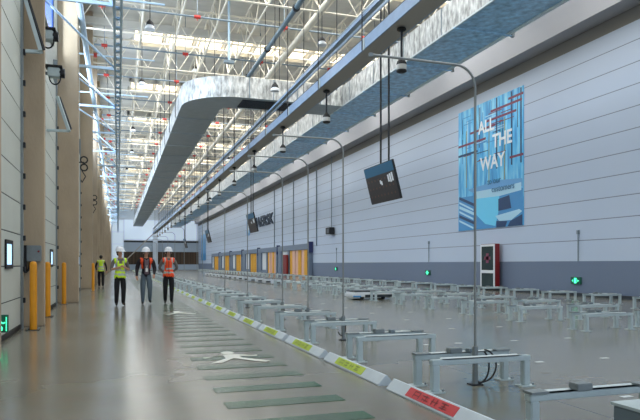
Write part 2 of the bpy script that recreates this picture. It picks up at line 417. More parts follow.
def motor(px, py, z, lab):
    xc = (px-320)/610*z; p = Vector((xc*CT+z*ST, -xc*ST+z*CT, EYE+(264-py)/610*z))
    t = empty('door_motor', p); t.scale = (1.25,1.25,1.25); tag(t, lab, 'motor')
    MB().box(-.16,.06,-.1,.1,-.09,.08,'steel',.015).box((XL-p.x)/1.25,-.16,-.03,.03,-.05,.0,'galv').build('housing', t)
    MB().tube((.05,-.0,0),(.14,-.0,0),.09,'dark',14).box(-.2,.1,-.12,.12,.08,.12,'black').build('motor_cap', t)
    pts = [(.1*math.cos(a)-.03, -.06, .14*math.sin(a)-.1) for a in [R(q) for q in range(20,-200,-20)]]
    MB().path(pts,.014,'black',6).build('cable_loop', t)
motor(50, 36, 13.6, 'black and white door motor with cable loop, upper of two')
motor(57, 73, 14.6, 'black and white door motor with cable loop, lower of two')
for k, (px, py, z) in enumerate(((84,165,24),(94.5,201,35))):
    xc = (px-320)/610*z; p = Vector((xc*CT+z*ST, -xc*ST+z*CT, EYE+(264-py)/610*z))
    b = MB()
    for dz in (.2, -.1): b.path([(.13*math.cos(R(q)), 0, dz+.13*math.sin(R(q))) for q in range(0,361,30)], .03, 'black', 6)
    b.path([(-.08,0,-.23),(.06,0,-.45),(-.08,0,-.7)],.02,'dark',6); b.tube((XL-p.x,0,.1),(0,0,.1),.025,'dark',6)
    tag(b.build('coiled_hose', loc=p), ['black coiled hose hanging on the wall just past the broad column','smaller black coiled hose further along the left wall'][k], 'hose')

# ---------------------------------------------------------------- left roof steel
b = MB().box(-.13,-.06,8,YE-1,8.0,8.3,'bluesteel').box(.05,.12,8,YE-1,8.0,8.3,'bluesteel')
for q in range(180): b.box(-.06,.05,8+.7*q,8.16+.7*q,8.05,8.1,'bluesteel')
t = tag(b.build('roof_beam'), 'long pale blue steel beam running down the hall above the walkway', 'beam')
tag(MB().tube((-1.13,6,9.3),(-1.13,YE-1,9.3),.10,'bluesteel',10).build('roof_pipe'), 'thick pale blue pipe running beside the left columns up high', 'pipe')
for k in range(17):
    y = 17.1+5.6*k
    t = empty('outrigger_frame', (0, y, 8.12)); tag(t, 'pale blue steel outrigger frame from left wall to long beam, %s from the camera' % od(k), 'steel frame', 'outrigger frames along the left wall')
    MB().box(XL,-.12,-.04,.04,-.04,.05,'bluesteel').build('strut', t)
    MB().tube((XL,.05,0),(-.1,5.5,0),.035,'bluesteel',6).build('diagonal_brace', t)
    MB().tube((XL,0,1.6),(-.12,0,.05),.03,'bluesteel',6).build('tie_bar', t)
    b = MB().tube((XL,2.7,1.3),(1.4,2.7,1.3),.03,'bluesteel',6); b.box(-.9,-.78,2.64,2.76,1.22,1.36,'red'); b.build('sprinkler_branch', t)

# ---------------------------------------------------------------- roof steel, sprinklers
def cross_truss(dep=1.4, zb=12.15):
    b = MB(); b.tube((XL,0,zb),(16.1,0,zb),.045,'truss',6).tube((XL,0,zb+dep),(16.1,0,zb+dep),.045,'truss',6)
    x = XL; i = 0
    while x < 15.1:
        b.tube((x,0,zb),(x+.85,0,zb+dep),.022,'truss',5).tube((x+.85,0,zb+dep),(x+1.7,0,zb),.022,'truss',5); x += 1.7
    return b.mesh('roof_truss')
me = cross_truss()
for k in range(24):
    y = 9.9+5.05*k
    o = bpy.data.objects.new('roof_truss', me); COL.objects.link(o); o.location = (0,y,0)
    tag(o, 'cream steel lattice roof truss spanning the hall, %s from the camera' % od(k), 'roof truss', 'roof trusses spanning the hall')
for k, x in enumerate((1.1, 2.8, 4.5, 6.3, 8.9, 11.3, 13.5, 14.9)):
    b = MB(); b.tube((0,4,12.7),(0,YE-1,12.7),.05,'truss',6).tube((0,4,14.1),(0,YE-1,14.1),.05,'truss',6)
    y = 4
    while y < YE-4:
        b.tube((0,y,12.7),(0,y+1.25,14.1),.035,'truss',5).tube((0,y+1.25,14.1),(0,y+2.5,12.7),.035,'truss',5); y += 2.5
    tag(b.build('lengthwise_truss', loc=(x,0,0)), 'cream lattice truss running down the hall under the roof, %s from the left' % od(k), 'roof truss', 'roof trusses running down the hall')
def sprinkler():
    t = empty('sprinkler_pipe', (0,0,12.25))
    MB().tube((-1.15,0,0),(16.1,0,0),.045,'pipe_g',8).build('pipe', t)
    for i in range(5):
        MB().tube((-.65+4*i-.14,0,0),(-.65+4*i+.14,0,0),.08,'red',10).tube((-.65+4*i,0,-.08),(-.65+4*i,0,-.16),.025,'red',6).build('red_coupling', t)
        MB().tube((-.65+4*i,0,.09),(-.65+4*i,0,2.0),.02,'pipe_g',5).build('drop_rod', t)
    return t
sp = sprinkler()
for k in range(22):
    o = sp if k == 0 else copy_tree(sp)
    o.location = (0, 17.4+5.05*k, 12.25)
    tag(o, 'grey sprinkler pipe with red couplings across the roof, %s from the camera' % od(k), 'sprinkler pipe', 'sprinkler pipes across the roof')
# grey box girder
tag(MB().box(XL,16.1,32.3,32.6,13.2,13.55,'ceil').build('box_girder'), 'plain grey girder crossing the hall in front of the bright skylight', 'girder')
t = empty('overhead_pipe', (0,0,0)); tag(t, 'dark blue-grey pipe with flanges slanting down the hall above the cross duct', 'pipe')
MB().tube((6.8,8,11.55),(6.8,33.4,11.55),.11,'pipe_d',10).build('pipe', t)
for y in (12,18,23.5,28.5,33): MB().tube((6.8,y,11.55),(6.8,y+.12,11.55),.16,'dark',10).build('flange', t)
t = tag(MB().tube((8.3,8,12.15),(8.3,YE-2,12.15),.15,'truss',10).build('white_pipe'), 'thick white pipe under the roof right of the dark pipe', 'pipe')
tag(MB().tube((10.0,8,12.0),(10.0,YE-2,12.0),.09,'pipe_g',10).build('grey_pipe'), 'slim grey pipe under the roof between thick white pipe and foil duct', 'pipe')
z = 30; x = (229-320)/610*z*CT+z*ST; y = -(229-320)/610*z*ST+z*CT
t = empty('drop_pole', (x,y,11.25)); tag(t, 'pale blue drop pole hanging from the roof above the cross duct', 'pole')
MB().tube((0,0,0),(0,0,3.0),.06,'bluesteel',8).build('pole', t); MB().box(-.25,.25,-.12,.12,-.14,0,'pipe_g').build('foot', t)

# ---------------------------------------------------------------- ducts
ZD, ZT = EYE+8.0, EYE+9.0
t = empty('foil_duct', (0,0,ZD)); tag(t, 'dark-bottomed foil duct that curves from the hall length into the cross duct', 'duct')
XA, XB, YF, YB = 3.04, 5.03, 29.0, 31.1
def ring_pts(ro):     # outer / inner corner path
    return ro
Ro = 2.6; cx, cy = XA+Ro, YF+Ro; Ri = .55
outer = [(XA, YE-2.5)]+[(cx+Ro*math.cos(a), cy+Ro*math.sin(a)) for a in [PI+PI/2*q/12 for q in range(13)]]+[(10.79, YF)]
ccx, ccy = XB+Ri, YB+Ri
inner = [(XB, YE-2.5)]+[(ccx+Ri*math.cos(a), ccy+Ri*math.sin(a)) for a in [PI+PI/2*q/12 for q in range(13)]]+[(10.79, YB)]
H = ZT-ZD; b = MB(); nn = len(outer)
for i in range(nn-1):
    o0,o1,i0,i1 = outer[i],outer[i+1],inner[i],inner[i+1]
    b.faces([(*o0,0),(*o1,0),(*i1,0),(*i0,0)], [(0,1,2,3)], 'duct_dark')
    b.faces([(*o0,H),(*o1,H),(*i1,H),(*i0,H)], [(0,1,2,3)], 'foil')
    b.faces([(*o0,0),(*o1,0),(*o1,H),(*o0,H)], [(0,1,2,3)], 'foil')
    b.faces([(*i0,0),(*i1,0),(*i1,H),(*i0,H)], [(0,1,2,3)], 'foil')
for e in (0, -1): b.faces([(*outer[e],0),(*inner[e],0),(*inner[e],H),(*outer[e],H)], [(0,1,2,3)], 'foil')
bmesh.ops.remove_doubles(b.bm, verts=b.bm.verts, dist=1e-4)
b.build('duct_shell', t)
b = MB().box(5.75,8.3,29.35,30.8,-.03,0,'dark')
for i in range(9): b.box(5.8,8.25,29.42+.15*i,29.47+.15*i,-.06,-.03,'agv_dark')
b.build('air_grille', t)
for yy in range(33, 130, 2): MB().box(XA-.012, XA-.001, yy, yy+.05, .0, H, 'pipe_g').build('tape_band', t)
for q in range(4): MB().box(6+q*1.2, 6.05+q*1.2, YF-.012, YF-.001, 0, H, 'pipe_g').build('tape_band', t)
for yy in range(34, 130, 4): MB().box(XA-.1, XB+.1, yy, yy+.06, -.05, -.003, 'duct_dark').build('trapeze_bar', t)
for i, yy in enumerate(range(34, 126, 4)):
    for x in (XA-.07, XB+.07): MB().tube((x,yy+.03,-.05),(x,yy+.03,14.25-ZD),.02,'dark',5).build('hanger_rod', t)
t = empty('main_duct', (0,0,ZD)); tag(t, 'long foil-wrapped duct with blue-grey underside running beside the right wall', 'duct')
XC, XD = 10.8, 12.82
b = MB()
Yn, Yf = 2, YE-2
vs = [(XC,Yn,0),(XD,Yn,0),(XD,Yn,H),(XC,Yn,H),(XC,Yf,0),(XD,Yf,0),(XD,Yf,H),(XC,Yf,H)]
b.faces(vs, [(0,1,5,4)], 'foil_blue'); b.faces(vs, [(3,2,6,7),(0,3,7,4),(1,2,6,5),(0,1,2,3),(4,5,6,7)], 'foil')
b.build('duct_shell', t)
MB().box(XD-.02, XD+.1, Yn, Yf, -.06, .06, 'steel_lt').box(XC-.03,XC+.02,Yn,Yf,-.03,.02,'steel_lt').build('edge_trim', t)
for yy in range(4, 130, 3): MB().box(XC-.012, XC-.001, yy, yy+.05, 0, H, 'pipe_g').build('tape_band', t)
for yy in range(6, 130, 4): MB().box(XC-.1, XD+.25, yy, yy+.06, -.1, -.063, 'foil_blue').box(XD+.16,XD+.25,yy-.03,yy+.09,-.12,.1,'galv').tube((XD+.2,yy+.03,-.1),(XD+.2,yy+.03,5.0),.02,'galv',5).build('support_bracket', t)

# ---------------------------------------------------------------- cable trays
ZB = EYE+6.4
t = empty('cable_tray', (0,0,ZB)); tag(t, 'large blue-grey cable tray running down the hall carrying the pendant lamps', 'cable tray')
b = MB(); Yn, Yf = 6, YE-4
b.box(6.96,7.0,Yn,Yf,0,.33,'tray_blue').box(7.56,7.6,Yn,Yf,0,.33,'tray_blue').build('side_rail', t)
MB().box(7.0,7.56,Yn,Yf,0,.03,'tray_dark').build('bottom_plate', t)
b = MB().box(6.96,7.6,Yn,Yf,.335,.36,'dark'); b.build('cover', t)
for i in range(26): MB().box(6.935,6.96,12.6+4.2*i,12.7+4.2*i,-.02,.33,'steel_lt').build('joint_plate', t)
for i in range(28):
    for x in (6.92, 7.64):
        MB().tube((x,12.7+4.2*i,-.02),(x,12.7+4.2*i,14.25-ZB),.018,'dark',5).build('hanger_rod', t)
t = empty('cable_ladder', (0,0,EYE+7.4)); tag(t, 'thin grey cable ladder running just above the large cable tray', 'cable tray')
MB().box(6.96,7.0,8,YE-4,0,.1,'tray_blue').box(7.22,7.25,8,YE-4,0,.1,'tray_blue').build('side_rail', t)
MB().box(7.03,7.14,8,YE-4,.02,.08,'steel').build('cable_bundle', t)
b = MB()
for o in (-.3, .3): b.tube((7.28,YE-3.7+o,7.85),(1.9,YE-3.7+o,2.4),.14,'tray_dark',4)
b.tube((7.28,YE-3.7,7.85),(1.9,YE-3.7,2.4),.1,'pipe_g',4).tube((1.9,YE-3.7,0),(1.9,YE-3.7,2.5),.12,'tray_dark',4)
tag(b.build('sloping_tray'), 'grey tray sloping down from the cable tray end in front of the far wall', 'cable tray')
# pendant lamps under the tray
def pendant():
    t = empty('pendant_lamp', (0,0,0))
    MB().lathe((0,0,-.1), [(.09,0),(.13,.03),(.12,.07),(.06,.1)], 'black').build('ceiling_cup', t, smooth=True)
    MB().tube((0,0,-.1),(0,0,-.86),.034,'dark',8).build('stem', t)
    dr = MB().lathe((0,0,-1.02), [(.14,0),(.14,.03),(.12,.1),(.06,.15),(.04,.2)], 'black').build('driver', t, smooth=True)
    MB().lathe((0,0,-1.15), [(.135,0),(.14,.13)], 'lamp_lens').build('reflector', dr, smooth=True)
    MB().lathe((0,0,-1.22), [(.1,0),(.14,.02),(.14,.06)], 'black').build('rim', dr, smooth=True)
    return t
pl = pendant()
for k in range(18):
    o = pl if k == 0 else copy_tree(pl)
    o.location = (7.28, 14.97+6.25*k, ZB)
    tag(o, 'black pendant lamp hanging under the blue-grey cable tray, %s from the camera' % od(k), 'lamp', 'pendant lamps under the cable tray')
# roof bay lamps
def bay():
    t = empty('high_bay_lamp', (0,0,0))
    MB().tube((0,0,0),(0,0,1),.018,'dark',5).build('cable', t)
    MB().lathe((0,0,.06), [(.16,0),(.14,.1),(.06,.2),(.04,.24)], 'black').build('driver', t, smooth=True)
    MB().lathe((0,0,-.1), [(.2,0),(.19,.08),(.13,.16)], 'white').build('reflector', t, smooth=True)
    return t
bp = bay()
spots = [(150,27,24),(322,43,26),(275,89,27),(142,83,35),(133,130,46),(132,152,58),(195,70,38),(210,200,60),(228,160,48),(127,170,70)]
labs = ['white bay lamp highest at upper left under the roof','white bay lamp on a long cable left of the large cable tray','white bay lamp in front of the cross duct face','white bay lamp between the left beam and duct elbow',
 'white bay lamp above the walkway, left of the dark duct','small white bay lamp further down above the walkway','small white bay lamp behind the duct elbow','tiny bay lamp seen between duct and cable tray, lower','tiny bay lamp seen between duct and cable tray, upper','tiniest bay lamp far above the walkway']
for k, (px, py, z) in enumerate(spots):
    o = bp if k == 0 else copy_tree(bp)
    xc = (px-320)/610*z; o.location = (xc*CT+z*ST, -xc*ST+z*CT, EYE+(264-py)/610*z)
    for c in o.children:
        if c.name.startswith('cable'): c.scale.z = (14.3-o.location.z)
    tag(o, labs[k], 'lamp', 'high bay lamps under the roof')

# ---------------------------------------------------------------- hanging display screens
def screen(k, yc, lab):
    t = empty('display_screen', (7.9, yc, EYE+2.55)); tag(t, lab, 'screen', 'display screens hung from the roof')
    hw, hh = 1.1, .6; tl = R(14.5)
    p = Matrix.Rotation(tl, 4, 'Y').inverted()   # top leans to the walkway
    b = MB().box(0,.07,-hw,hw,-hh,hh,'screen_bz',.01); o = b.build('housing', t); o.matrix_local = p
    b = MB().box(-.008,0,-hw+.02,hw-.02,hh-.32,hh-.02,'scr_top').box(-.008,0,-hw+.02,hw-.02,-hh+.02,hh-.32,'scr_body')
    rr = random.Random(3)
    for i in range(8):
        for j in range(3):
            b.box(-.011,-.008,-hw+.2+i*.25,-hw+.28+i*.25,-.4+j*.25,-.34+j*.25,'scr_dot')
    for y0, z0, z1 in ((-.66,-.02,.2),(-.8,-.04,.22),(-.94,-.02,.24),(-.12,-.06,.06),(-.05,-.02,.1)): b.box(-.012,-.008,y0,y0+.1,z0,z1,'scr_lit')
    o = b.build('display_panel', t); o.matrix_local = p
    for s in (-.7, -.1):
        MB().tube((-.06,s,.55),(-.06,s,14.2-EYE-2.55),.03,'dark',6).build('hanging_pole', t)
screen(0, 17.7, 'nearest dark display screen hanging left of the big blue poster')
screen(1, 37.4, 'second display screen, hanging in front of the dark wall lettering')
screen(2, 56.9, 'third display screen, small, near the far pale blue banner')
screen(3, 77, 'farthest tiny display screen hanging down the hall')

# ---------------------------------------------------------------- right wall items
def yw(px, x=XW): return depth_y(610/CT*x/(px-118), x)
PZ = (2.97+9.14)/2
t = empty('wall_poster', (XW-.03, (yw(524)+yw(459))/2, PZ))
tag(t, 'large blue poster reading ALL THE WAY on the right wall', 'poster')
y0, y1 = yw(524), yw(459); hy = (y1-y0)/2; z0, z1 = 2.97-PZ, 9.14-PZ; pc = (y0+y1)/2
MB().box(0,.03,-hy,hy,z0,z1,'poster').build('print_panel', t)
def pp(px, py):            # a place on the poster, as (along, up) in metres from its centre
    z = 610/CT*XW/(px-118); return (max(-hy, min(hy, depth_y(z, XW)-pc)), max(z0, min(z1, EYE+(264-py)/610*z-PZ)))
e = -.002
def poly(b, pts, m, q): b.faces([(q*e*.8, p[0], p[1]) for p in [pp(*v) for v in pts]], [tuple(range(len(pts)))], m)
b = MB(); rr = random.Random(5)
for i in range(34):
    yy = -hy+.05+rr.random()*(2*hy-.2); w_ = .03+.05*rr.random(); zt_ = z1-.02-rr.random()*1.2
    b.box(e,0,yy,yy+w_,.2+rr.random()*1.6,zt_,rr.choice(['p_mid','p_deep','p_cyan','p_mid','p_sky','p_pale']))
for yy in (-hy+.12,-hy+.8,-hy+1.95): b.box(e*1.4,0,yy,yy+.1,-.3,z1-.05,'p_deep')
for yy, q in ((-1.35,.08),(-.1,.06),(1.0,.06),(1.9,.07)): b.box(e*1.2,0,yy,yy+q,-.9,2.0,'p_gold')
for zz, a, c, m in ((2.45,-2.6,-.2,'p_red'),(2.05,-2.2,.2,'p_red'),(1.75,-.6,1.6,'p_red'),(1.25,.2,hy,'p_red'),(.75,.9,hy,'p_deep'),(-.0,-hy,-hy+1.0,'p_red'),(2.7,-hy,-1.6,'p_red')): b.box(e*1.6,0,a,c,zz,zz+.11,m)
for i in range(26):
    a0 = -hy+.1+rr.random()*(2*hy-1.2); zz = .2+rr.random()*2.6; w_ = .4+rr.random()*.8
    b.box(e*1.1,0,a0,a0+w_,zz,zz+.04,rr.choice(['p_mid','p_deep','p_pale','p_red','p_mid']))
b.build('printed_racks', t)
b = MB()
poly(b,[(459.5,198),(523.5,188),(523.5,225),(459.5,231)],'p_mid',2)
poly(b,[(468,190),(500,180),(523,178),(523,186),(480,196)],'p_sky',3)
poly(b,[(475,192),(502,187),(522,182),(522,190),(500,196),(476,199)],'p_pale',4)
poly(b,[(476,199),(500,196),(499,212),(496,226),(486,224),(476,214)],'p_cyan',4)
poly(b,[(499,199),(510,195),(512,208),(499,211)],'p_deep',5)
poly(b,[(496,216),(520,209),(523,211),(512,220),(500,221)],'p_pale',6)
poly(b,[(511,221),(523,214),(523,225),(508,227)],'p_deep',5)
poly(b,[(497,221),(508,221),(506,227),(497,228)],'p_deep',5)
for q in range(3): poly(b,[(460,197+9*q),(476,204+9*q),(476,207+9*q),(460,200+9*q)],('p_deep','p_pale','p_deep')[q],4+q)
for q in range(3): poly(b,[(460,202+9*q),(474,209+9*q),(474,211+9*q),(460,204+9*q)],'p_pale',5+q)
b.build('printed_vehicle', t)
rot = (R(90),0,R(-90))
textobj('lettering','ALL',.84,'textw',t,(-.03,25.55-pc,7.91-PZ),rot,.95,bold=.02)
textobj('lettering','THE',.88,'textw',t,(-.03,24.25-pc,7.05-PZ),rot,.95,bold=.02)
textobj('lettering','WAY',.9,'textw',t,(-.03,25.05-pc,6.1-PZ),rot,.95,bold=.02)
textobj('lettering','to our',.42,'textfaint',t,(-.03,24.9-pc,5.2-PZ),rot)
textobj('lettering','customers',.42,'textfaint',t,(-.03,24.2-pc,4.8-PZ),rot)
# big wall lettering and star
t = empty('wall_sign', (XW-.06, 75, 5.75)); tag(t, 'dark blue company lettering with star mark high on the right wall', 'sign')
textobj('lettering','MAERSK',1.75,'textnavy',t,(0,-1.2,.75),rot,1.68,ext=.05,bold=.05)
b = MB(); st = []
for q in range(14):
    r_ = .95 if q % 2 == 0 else .42; a = PI/2+2*PI*q/14; st.append((r_*math.cos(a), r_*math.sin(a)))
b.box(-.0,.05,6.6,8.6,-.6,1.4,'p_sky')
b.faces([(-.01, 7.6+p[0]*.9, .4+p[1]*.9) for p in st]+[(-.01,7.6,.4)], [(q,(q+1)%14,14) for q in range(14)], 'textw'); b.build('star_emblem', t)
t = empty('wall_banner', (XW-.05, (yw(206)+yw(201.5))/2, 4.2)); tag(t, 'small pale blue banner at the far end of the right wall', 'banner')
hw = abs(yw(201.5)-yw(206))/2
MB().box(0,.03,-hw,hw,-2.2,3.2,'p_sky').build('print_panel', t); MB().box(-.01,0,-hw,hw,-2.2,-.8,'p_mid').build('printed_foot', t)
# red vending-like cabinet
ya, yb = depth_y(28.3,16.6), depth_y(29.4,16.6)
t = empty('cabinet', (16.6, (ya+yb)/2, 0)); tag(t, 'tall red cabinet with dark glass front against the right wall below poster', 'cabinet')
hd = (yb-ya)/2
MB().box(0,.26,-hd,hd,.14,2.2,'redcab',.01).build('body', t)
b = MB()
for a0,a1,c0,c1 in ((-hd,-hd+.09,.1,2.18),(hd-.09,hd,.1,2.18),(-hd+.09,hd-.09,2.08,2.18),(-hd+.09,hd-.09,.1,.16),(-hd+.09,hd-.09,.82,.96)): b.box(-.03,0,a0,a1,c0,c1,'white')
b.build('front_frame', t)
MB().box(-.015,0,-hd+.09,hd-.09,.96,2.08,'darkglass').build('glass_door', t)
MB().box(-.015,0,-hd+.09,hd-.09,.16,.82,'darkglass').build('lower_panel', t)
b = MB().box(-.02,-.015,-.1,.12,1.3,1.75,'p_red').box(-.02,-.015,-.24,.26,1.45,1.6,'p_red'); b.build('fire_hose_reel', t)
# exit signs and their conduits on the wall
for k, (px, zz, top) in enumerate(((577,.6,1),(428.5,.75,1),(336.5,.85,1))):
    y = yw(px)
    t = empty('exit_sign', (XW-.05, y, zz)); tag(t, ['green lit exit sign on the right wall, right of the red cabinet','green lit exit sign on the right wall, left of the red cabinet','smallest green lit exit sign, right of the dock shelters'][k], 'exit sign', 'green exit signs low on the right wall')
    MB().box(-.03,.04,-.27,.27,-.13,.14,'green_bg',.01).build('housing', t)
    b = MB().box(-.036,-.03,-.06,.07,-.1,.11,'green_on')
    b.faces([(-.036,-.2,0),(-.036,-.12,.05),(-.036,-.12,-.05)],[(0,1,2)],'green_on').__len__()
    b.faces([(-.036,.2,0),(-.036,.12,.05),(-.036,.12,-.05)],[(0,1,2)],'green_on')
    b.build('running_figure', t)
    y2 = y-.1
    t = empty('wall_conduit', (XW-.04, y2, 1.36)); tag(t, ['thin grey conduit with a small head above the nearest exit sign','thin grey conduit with a small head above the middle exit sign','thin grey conduit above the farthest exit sign'][k], 'conduit', 'conduits rising above the exit signs')
    MB().tube((0,0,0),(0,0,1.05),.02,'pipe_g',6).build('pipe', t); MB().box(-.03,.03,-.05,.05,1.05,1.2,'pipe_g').build('head', t)
for k, (px, zb) in enumerate(((332,3.8),(316,2.9),(293,2.9),(274,3.1))):
    y = yw(px, 16.9)
    if k == 0:
        t = empty('wall_speaker', (16.75, y, 4.0)); tag(t, 'black box speaker on a long thin rod against the right wall', 'speaker')
        MB().box(-.25,.2,-.5,.5,-.28,.28,'dark',.02).build('housing', t); MB().box(-.27,-.25,-.4,.1,-.16,.16,'agv_dark').build('grille', t)
        MB().tube((.1,0,.28),(.1,0,6.2),.035,'pipe_g',6).build('rod', t)
    else:
        tag(MB().tube((16.94,y,zb),(16.94,y,9.9),.05,'pipe_g',6).build('wall_conduit'), 'long vertical grey conduit on the right wall above the dock shelters, %s from the camera' % od(k-1), 'conduit', 'long conduits above the dock shelters')

# dock shelters with yellow curtains
zr = [(57.2,58,64,68.6),(68.8,69,73.4,78.2),(78.4,78.6,83,88.2),(88.4,89,93,97.6),(97.8,98,103,108.2),(108.4,109,114,117)]
for k, (za, zb, zc, ze) in enumerate(zr):
    Ya, Yb, Yc, Ye = [depth_y(q*16.62/17, 16.62) for q in (za, zb, zc, ze)]
    t = empty('dock_shelter', (16.62, Ya, 0)); tag(t, 'grey framed dock shelter with yellow curtain strips, %s from the camera' % od(k), 'dock shelter', 'dock shelters along the right wall')
    MB().box(0,.36,0,Ye-Ya-.1,2.62,3.15,'dockgrey').build('header', t)
    MB().box(0,.36,0,.5,0,2.62,'dockgrey').build('post', t)
    MB().box(-.04,.36,-.12,0,2.3,3.3,'navy').box(-.03,.3,-.1,0,.0,1.0,'dockgrey').build('end_cap', t)
    MB().box(.04,.36,Yc-Ya,Yc-Ya+.6,0,2.62,'dockgrey').build('post', t)
    MB().box(.2,.34,Yc-Ya+.65,Yc-Ya+3.2,.55,2.6,'white').build('white_panel', t)
    MB().box(.1,.34,Yc-Ya+.65,Ye-Ya-.15,0,.5,'dockgrey').build('lower_panel', t)
    MB().box(.04,.36,Yc-Ya+3.3,Ye-Ya-.12,0,2.62,'dockgrey').build('post', t)
    ns = 6; w_ = (Yc-Yb)/ns
    for i in range(ns):
        m = 'pink_strip' if (k < 2 and i in (1,3,4)) else 'yel_strip'
        b = MB().box(.08+.04*(i%2), .2+.04*(i%2), Yb-Ya+w_*i+.04, Yb-Ya+w_*(i+1)-.08, .05, 2.6, m); b.build('curtain_strip', t)
tag(MB().box(16.4,16.56,depth_y(62.6,16.5),depth_y(64.2,16.5),.1,2.2,'redcab').build('red_panel'), 'dark red upright panel between the two nearest dock shelters', 'panel')

# ---------------------------------------------------------------- pallet stands
def leg_mb(x, y, pl=1):
    b = MB().box(x-.037,x+.037,y-.037,y+.037,.012,.265,'steel',.008)
    b.box(x-.085,x+.085,y-.06,y+.06,0,.012,'steel').tube((x+.068,y-.04,.012),(x+.068,y-.04,.035),.01,'galv',6)
    return b
def make_stand(variant):
    t = empty('pallet_stand', (0,0,0)); W, D = 1.13, .36
    if variant == 'far':
        bpy.data.objects.remove(t)
        b = MB()
        for x in (.04, W-.04):
            for y in (0, D): b.box(x-.042,x+.042,y-.042,y+.042,0,.25,'steel')
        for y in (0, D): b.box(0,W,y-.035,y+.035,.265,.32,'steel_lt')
        b.box(.45,.62,D-.05,D+.05,.32,.36,'galv')
        return b.build('pallet_stand')
    for y in (0, D):
        for x in (.045, W-.045): leg_mb(x, y).build('leg', t)
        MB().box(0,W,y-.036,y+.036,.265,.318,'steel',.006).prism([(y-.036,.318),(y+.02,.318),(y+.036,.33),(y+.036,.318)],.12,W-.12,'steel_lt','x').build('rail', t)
    MB().box(0,.17,D-.05,D+.05,.318,.335,'galv').build('corner_pad', t)
    MB().box(W-.17,W,D-.05,D+.05,.318,.335,'galv').build('corner_pad', t)
    MB().box(.40,.54,D-.05,D+.05,.318,.37,'galv',.006).build('sensor_box', t)
    MB().box(.63,.69,D-.05,D+.04,.318,.355,'pipe_g').build('junction_box', t)
    return t
near = make_stand('near'); farA = make_stand('far')
rows = [('along the kerb', 2.88, 3.33, 62, 'kerb row'), ('in the middle row', 8.22, 7.26, 14, 'middle row'), ('in the row behind the middle row', 9.8, 7.26, 14, 'second middle row'), ('in the row by the right wall', 13.75, 11.2, 52, 'wall row')]
used_n = used_f = False
stands = {}
for ri, (where, x, ys, cnt, rn) in enumerate(rows):
    for k in range(cnt):
        y = ys+1.95*k
        zc = x*ST+y*CT
        if zc < 34:
            o = near if not used_n else copy_tree(near); used_n = True
            lab = 'light grey steel pallet stand %s, %s from the camera' % (where, od(k))
            g = 'pallet stands, '+rn
        else:
            o = farA if not used_f else copy_tree(farA); used_f = True
            lab = 'tiny grey pallet stand %s, %s from the camera' % (where, od(k)); g = 'pallet stands, '+rn
        if ri == 0 and k == 0:
            pass
        o.location = (x, y, 0); tag(o, lab, 'pallet stand', g); stands[(ri,k)] = o
# grey box beside the nearest stand, bottom right
z = 610*EYE/(440-264)
tag(MB().box(0,.5,-.25,0,.0,.28,'pipe_g',.01).box(-.01,.51,-.26,.01,.28,.30,'steel').build('floor_cabinet', loc=(3.24,3.36,0)), 'low grey steel box cut off by the bottom right corner', 'box')
# the nearest one carries a single beam only
o = stands[(0,0)]; o.name = 'pallet_stand_single'
W_, D_ = 1.13, .36
keep = empty('single_beam_stand', (2.79, 3.33+D_, 0)); tag(keep, 'light grey single-beam steel stand at the bottom right corner, nearest the camera', 'stand')
for x in (.045, W_-.045): leg_mb(x, 0).build('leg', keep)
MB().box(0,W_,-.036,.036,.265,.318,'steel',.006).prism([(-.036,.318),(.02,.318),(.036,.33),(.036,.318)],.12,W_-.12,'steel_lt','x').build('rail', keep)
for a0 in (0, W_-.15): MB().box(a0,a0+.15,-.05,.05,.318,.335,'galv').build('corner_pad', keep)
MB().box(.40,.54,-.05,.05,.318,.37,'galv',.006).build('sensor_box', keep)
for c in list(o.children): bpy.data.objects.remove(c)
bpy.data.objects.remove(o)
# cables looping under the second stand
b = MB()
def loop(c, r1, r2, a0, a1, n=14): return [(c[0]+r1*math.cos(R(a0+(a1-a0)*q/n)), c[1], c[2]+r2*math.sin(R(a0+(a1-a0)*q/n))) for q in range(n+1)]
b.path(loop((.72,.22,.19),.17,.17,80,-125),.009,'black',6); b.path(loop((.68,.2,.19),.11,.17,60,-110),.009,'black',6)
b.build('cable', stands[(0,1)])
for k in (3,5,7):
    b = MB(); b.path(loop((.6,.2,.2),.07,.12,60,-150),.009,'black',6); b.build('cable', stands[(0,k)])
# gooseneck poles in the kerb row
def gooseneck(flip=1):
    t = empty('gooseneck_pole', (0,0,0)); r = .22; zt = 3.29
    pts = [(0,0,.012),(0,0,zt-r)]+[(-r+r*math.cos(a), 0, zt-r+r*math.sin(a)) for a in [PI/2*q/7 for q in range(1,8)]]+[(-1.15,0,zt)]
    MB().path(pts,.013,'pole',10).build('pipe', t, smooth=True)
    MB().box(-.06,.06,-.06,.06,0,.012,'dark').tube((0,0,.012),(0,0,.4),.03,'galv',10).build('base', t)
    MB().box(-1.19,-1.15,-.016,.016,zt-.02,zt+.016,'galv').build('end_box', t)
    return t
gp = gooseneck(); ks = [1,3,4,5,7,9,12,13,16,19,22,25,29,33]
for i, k in enumerate(ks):
    o = gp if i == 0 else copy_tree(gp)
    o.location = (3.51, 3.36+1.95*k+.18, 0)
    tag(o, 'thin grey gooseneck pole rising from the kerb row, %s from the camera' % od(i), 'pole', 'gooseneck poles in the kerb row')

